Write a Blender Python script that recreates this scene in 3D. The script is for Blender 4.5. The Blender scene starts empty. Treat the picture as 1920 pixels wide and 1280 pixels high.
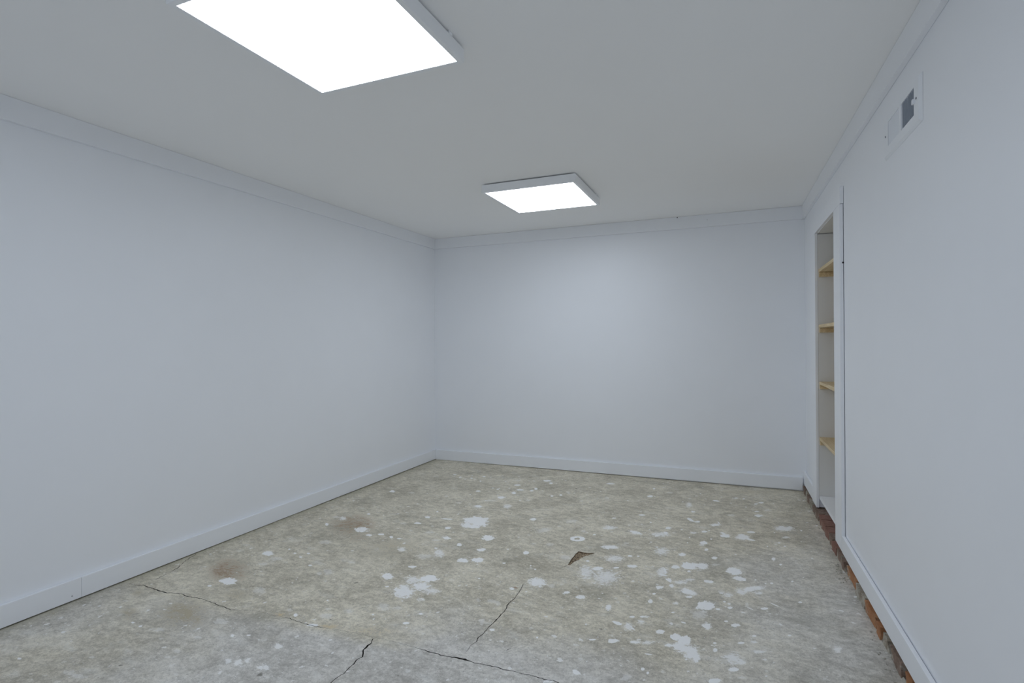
import bpy, bmesh, math, random
import numpy as np
from mathutils import Vector, Matrix
from mathutils.geometry import delaunay_2d_cdt

# ------------------------------------------------------------------ camera, world, exposure
scene = bpy.context.scene
col = scene.collection
CAM_H = 1.1116
cam_data = bpy.data.cameras.new('camera')
cam_data.sensor_fit = 'HORIZONTAL'
cam_data.sensor_width = 36.0
cam_data.lens = 1017.47 / 1920.0 * 36.0
cam_data.clip_start = 0.02
cam = bpy.data.objects.new('camera', cam_data)
col.objects.link(cam)
_yaw, _pit, _rol = 0.3950, 0.0012, -0.0062
_fw0 = Vector((-math.sin(_yaw), math.cos(_yaw), 0)); _rt0 = Vector((math.cos(_yaw), math.sin(_yaw), 0)); _up0 = Vector((0, 0, 1))
_fw = _fw0 * math.cos(_pit) + _up0 * math.sin(_pit)
_up = _up0 * math.cos(_pit) - _fw0 * math.sin(_pit)
_r = _rt0 * math.cos(_rol) + _up * math.sin(_rol)
_u = -_rt0 * math.sin(_rol) + _up * math.cos(_rol)
cam.matrix_world = Matrix(((_r.x, _u.x, -_fw.x, 0), (_r.y, _u.y, -_fw.y, 0), (_r.z, _u.z, -_fw.z, CAM_H), (0, 0, 0, 1)))
scene.camera = cam

world = bpy.data.worlds.new('world')
scene.world = world
world.use_nodes = True
world.node_tree.nodes['Background'].inputs[0].default_value = (0.75, 0.85, 1.0, 1)
world.node_tree.nodes['Background'].inputs[1].default_value = 0.54  # even fill light, entering by the opening added behind the camera

scene.view_settings.view_transform = 'Standard'
scene.view_settings.look = 'None'
scene.view_settings.gamma = 1.0
scene.view_settings.exposure = 0.0
scene.view_settings.use_curve_mapping = False
scene.cycles.max_bounces = 10            # a white room: let the light bounce on
scene.cycles.diffuse_bounces = 8
scene.cycles.caustics_reflective = False
scene.cycles.caustics_refractive = False

# ------------------------------------------------------------------ room dimensions (metres)
H = 2.1                     # ceiling height
XL = -2.683                 # left wall surface
YB = 4.5134                 # back wall surface
YR = -0.62                  # wall behind the camera
DX0, DX1, DZ1 = -2.45, 0.40, 2.02   # unseen opening, added behind the camera to brighten the ceiling
TB = 0.018                  # board thickness
SK = -0.0224                # the right wall is slightly out of square
CW = 0.490                  # right wall surface at Y = 3
CF = 0.472                  # face of the boards on the right wall


def rw(c, y, z):
    """point at wall offset c, running position y, height z on the right-hand wall"""
    return (c + SK * (y - 3.0), y, z)


# ------------------------------------------------------------------ helpers
class MB:
    def __init__(self):
        self.v = []; self.f = []; self.m = []

    def quad(self, a, b, c, d, mi=0):
        n = len(self.v); self.v += [a, b, c, d]; self.f.append((n, n + 1, n + 2, n + 3)); self.m.append(mi)

    def hexa(self, p, mi=0):
        """8 corner points: bottom loop 0-3, top loop 4-7"""
        n = len(self.v); self.v += p
        for q in ((3, 2, 1, 0), (4, 5, 6, 7), (0, 1, 5, 4), (1, 2, 6, 5), (2, 3, 7, 6), (3, 0, 4, 7)):
            self.f.append(tuple(n + i for i in q)); self.m.append(mi)

    def box(self, x0, x1, y0, y1, z0, z1, mi=0):
        self.hexa([(x0, y0, z0), (x1, y0, z0), (x1, y1, z0), (x0, y1, z0), (x0, y0, z1), (x1, y0, z1), (x1, y1, z1), (x0, y1, z1)], mi)

    def rbox(self, c0, c1, y0, y1, z0, z1, mi=0):
        self.hexa([rw(c0, y0, z0), rw(c1, y0, z0), rw(c1, y1, z0), rw(c0, y1, z0), rw(c0, y0, z1), rw(c1, y0, z1), rw(c1, y1, z1), rw(c0, y1, z1)], mi)

    def disc(self, centre, axis, radius, depth, n=12, mi=0):
        """short cylinder, front cap at centre, extending back along axis"""
        ax = Vector(axis).normalized(); t = ax.orthogonal().normalized(); b = ax.cross(t); k = len(self.v)
        for d in (0, depth):
            for i in range(n):
                a = 2 * math.pi * i / n
                self.v.append(tuple(Vector(centre) + t * math.cos(a) * radius + b * math.sin(a) * radius + ax * d))
        self.f.append(tuple(k + i for i in range(n))); self.m.append(mi)
        self.f.append(tuple(k + n + i for i in reversed(range(n)))); self.m.append(mi)
        for i in range(n):
            j = (i + 1) % n
            self.f.append((k + i, k + n + i, k + n + j, k + j)); self.m.append(mi)

    def build(self, name, mats, parent=None, bevel=0.0, base=None, smooth=False):
        base = Vector(base) if base else Vector((0, 0, 0))
        if parent is not None:
            base = Vector(parent.get('_base', (0, 0, 0)))
        me = bpy.data.meshes.new(name)
        me.from_pydata([tuple(Vector(p) - base) for p in self.v], [], self.f)
        bm = bmesh.new(); bm.from_mesh(me)
        bmesh.ops.remove_doubles(bm, verts=bm.verts, dist=1e-6)
        bmesh.ops.recalc_face_normals(bm, faces=bm.faces)
        if bevel > 0:
            es = [e for e in bm.edges if len(e.link_faces) == 2 and e.calc_face_angle(0) > 0.6]
            bmesh.ops.bevel(bm, geom=es, offset=bevel, segments=2, profile=0.6, affect='EDGES', clamp_overlap=True)
        bm.to_mesh(me); bm.free()
        for mt in (mats if isinstance(mats, (list, tuple)) else [mats]):
            me.materials.append(mt)
        if bevel == 0 and len(set(self.m)) > 1 and len(self.m) == len(me.polygons):
            me.polygons.foreach_set('material_index', self.m)
        if smooth:
            me.polygons.foreach_set('use_smooth', [True] * len(me.polygons))
        o = bpy.data.objects.new(name, me); col.objects.link(o)
        if parent is not None:
            o.parent = parent
        else:
            o.location = base
            o['_base'] = tuple(base)
        return o


def empty(name, base):
    o = bpy.data.objects.new(name, None); col.objects.link(o)
    o.empty_display_size = 0.1
    o.location = base; o['_base'] = tuple(base)
    return o


def tag(o, label=None, cat=None, group=None, kind=None):
    if label: o['label'] = label
    if cat: o['category'] = cat
    if group: o['group'] = group
    if kind: o['kind'] = kind
    return o


# ------------------------------------------------------------------ materials
def new_mat(name):
    m = bpy.data.materials.new(name); m.use_nodes = True
    nt = m.node_tree; nt.nodes.clear()
    out = nt.nodes.new('ShaderNodeOutputMaterial'); b = nt.nodes.new('ShaderNodeBsdfPrincipled')
    nt.links.new(b.outputs[0], out.inputs[0])
    return m, nt, b


class N:
    """small wrapper to write node graphs as expressions"""
    def __init__(self, nt):
        self.nt = nt
        self.tc = nt.nodes.new('ShaderNodeTexCoord').outputs['Object']

    def _set(self, sock, v):
        if hasattr(v, 'is_output') or isinstance(v, bpy.types.NodeSocket): self.nt.links.new(v, sock)
        else: sock.default_value = v

    def math(self, op, a, b=0.0, clamp=False):
        n = self.nt.nodes.new('ShaderNodeMath'); n.operation = op; n.use_clamp = clamp
        self._set(n.inputs[0], a); self._set(n.inputs[1], b); return n.outputs[0]

    def add(self, a, b): return self.math('ADD', a, b)
    def sub(self, a, b): return self.math('SUBTRACT', a, b)
    def mul(self, a, b): return self.math('MULTIPLY', a, b)

    def step(self, x, lo, hi):
        n = self.nt.nodes.new('ShaderNodeMapRange'); n.interpolation_type = 'SMOOTHSTEP'
        self._set(n.inputs[0], x); self._set(n.inputs[1], lo); self._set(n.inputs[2], hi)
        return n.outputs[0]

    def noise(self, scale, detail=3.0, rough=0.5, vec=None, dist=0.0):
        n = self.nt.nodes.new('ShaderNodeTexNoise')
        self.nt.links.new(vec or self.tc, n.inputs['Vector'])
        n.inputs['Scale'].default_value = scale; n.inputs['Detail'].default_value = detail
        n.inputs['Roughness'].default_value = rough; n.inputs['Distortion'].default_value = dist
        return n.outputs[0]

    def voronoi(self, scale, vec=None):
        n = self.nt.nodes.new('ShaderNodeTexVoronoi'); n.inputs['Scale'].default_value = scale
        self.nt.links.new(vec or self.tc, n.inputs['Vector']); return n.outputs['Distance'], n.outputs['Color']

    def mapping(self, scale=(1, 1, 1), rot=(0, 0, 0), loc=(0, 0, 0)):
        n = self.nt.nodes.new('ShaderNodeMapping'); self.nt.links.new(self.tc, n.inputs[0])
        n.inputs['Scale'].default_value = scale; n.inputs['Rotation'].default_value = rot; n.inputs['Location'].default_value = loc
        return n.outputs[0]

    def attr(self, name):
        n = self.nt.nodes.new('ShaderNodeAttribute'); n.attribute_name = name; return n.outputs['Fac']

    def mix(self, fac, a, b):
        n = self.nt.nodes.new('ShaderNodeMix'); n.data_type = 'RGBA'
        self._set(n.inputs[0], fac)
        for s, v in ((n.inputs[6], a), (n.inputs[7], b)):
            if isinstance(v, tuple): s.default_value = v if len(v) == 4 else v + (1.0,)
            else: self.nt.links.new(v, s)
        return n.outputs[2]

    def bump(self, height, strength=0.2, dist=0.002, normal=None):
        n = self.nt.nodes.new('ShaderNodeBump'); n.inputs['Strength'].default_value = strength
        n.inputs['Distance'].default_value = dist
        self.nt.links.new(height, n.inputs['Height'])
        if normal: self.nt.links.new(normal, n.inputs['Normal'])
        return n.outputs[0]

    def sep(self, sock):
        n = self.nt.nodes.new('ShaderNodeSeparateColor'); self.nt.links.new(sock, n.inputs[0]); return n.outputs


def paint_mat(name, colour, rough=0.5, spec=0.4, mottle=0.015):
    m, nt, b = new_mat(name); n = N(nt)
    k = n.noise(3.0, 2, 0.6)
    c = n.mix(k, tuple(max(0, x - mottle) for x in colour), tuple(x + mottle for x in colour))
    nt.links.new(c, b.inputs['Base Color'])
    b.inputs['Roughness'].default_value = rough
    b.inputs['Specular IOR Level'].default_value = spec
    return m


def plain_mat(name, colour, rough=0.5, metal=0.0, var=0.0, scale=40):
    m, nt, b = new_mat(name)
    b.inputs['Roughness'].default_value = rough; b.inputs['Metallic'].default_value = metal
    if var:
        n = N(nt)
        nt.links.new(n.mix(n.noise(scale, 4, 0.6), tuple(max(0, c - var) for c in colour), tuple(c + var for c in colour)), b.inputs['Base Color'])
    else:
        b.inputs['Base Color'].default_value = (*colour, 1)
    return m


M = {}
M['wall'] = paint_mat('white_wall_paint', (0.892, 0.908, 0.938), 0.42, 0.45)
M['ceiling'] = paint_mat('white_ceiling_paint', (0.95, 0.948, 0.94), 0.6, 0.3)
M['trim'] = paint_mat('white_trim_paint', (0.895, 0.91, 0.938), 0.42, 0.45)
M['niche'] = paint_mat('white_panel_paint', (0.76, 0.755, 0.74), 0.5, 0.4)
M['frame'] = plain_mat('white_enamel_frame', (0.93, 0.94, 0.95), 0.35)
M['vent'] = plain_mat('white_enamel_vent', (0.88, 0.90, 0.93), 0.38)
M['fin'] = plain_mat('grey_enamel_fin', (0.72, 0.76, 0.82), 0.4)
M['duct'] = plain_mat('duct_interior', (0.05, 0.055, 0.065), 0.7)
M['dark'] = plain_mat('dark_steel', (0.03, 0.03, 0.03), 0.5, 0.6)
M['screw'] = plain_mat('screw_steel', (0.16, 0.17, 0.19), 0.4, 0.8)
M['mortar'] = plain_mat('grey_mortar', (0.42, 0.40, 0.34), 0.9, 0.0, 0.16, 45)

M['joint'] = plain_mat('dirty_shaded_mortar', (0.12, 0.10, 0.08), 0.95, 0.0, 0.05, 45)  # dirty mortar, darkened in colour so the recessed joints look shaded

m, nt, b = new_mat('lit_diffuser'); M['diffuser'] = m
b.inputs['Base Color'].default_value = (0.9, 0.9, 0.9, 1)
b.inputs['Emission Color'].default_value = (*(0.85, 0.935, 1.05), 1)
b.inputs['Emission Strength'].default_value = 7.9

# pine
m, nt, b = new_mat('raw_pine'); M['pine'] = m; n = N(nt)
v = n.mapping((60, 3, 60))
g = n.noise(1.0, 5, 0.6, v, 1.2)
kn = n.step(n.noise(9.0, 2, 0.5), 0.66, 0.74)
c = n.mix(n.step(g, 0.35, 0.7), (0.62, 0.47, 0.26), (0.78, 0.64, 0.42))
c = n.mix(kn, c, (0.42, 0.24, 0.10))
nt.links.new(c, b.inputs['Base Color']); b.inputs['Roughness'].default_value = 0.6


def brick_mat(name, ca, cb, cs, smear):
    m, nt, b = new_mat(name); n = N(nt)
    k = n.noise(26, 5, 0.65); k2 = n.noise(90, 4, 0.6)
    c = n.mix(n.step(k, 0.35, 0.65), ca, cb)
    c = n.mix(n.mul(n.step(k2, 0.55, 0.7), 0.5), c, (0.05, 0.035, 0.03))
    c = n.mix(n.mul(n.step(n.noise(18, 5, 0.7), 0.62 - smear * 0.25, 0.72 - smear * 0.2), 0.85), c, cs)
    nt.links.new(c, b.inputs['Base Color']); b.inputs['Roughness'].default_value = 0.9
    nt.links.new(n.bump(n.add(k, k2), 0.6, 0.004), b.inputs['Normal'])
    return m


MORT = (0.50, 0.47, 0.40)
M['brick_red'] = brick_mat('brick_red', (0.25, 0.125, 0.09), (0.34, 0.19, 0.145), MORT, 0.25)
M['brick_brown'] = brick_mat('brick_brown', (0.20, 0.135, 0.10), (0.31, 0.225, 0.175), MORT, 0.4)
M['brick_orange'] = brick_mat('brick_orange', (0.36, 0.155, 0.065), (0.46, 0.235, 0.115), MORT, 0.2)
M['brick_grey'] = brick_mat('brick_grey', (0.27, 0.225, 0.17), (0.38, 0.32, 0.25), MORT, 0.75)

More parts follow.
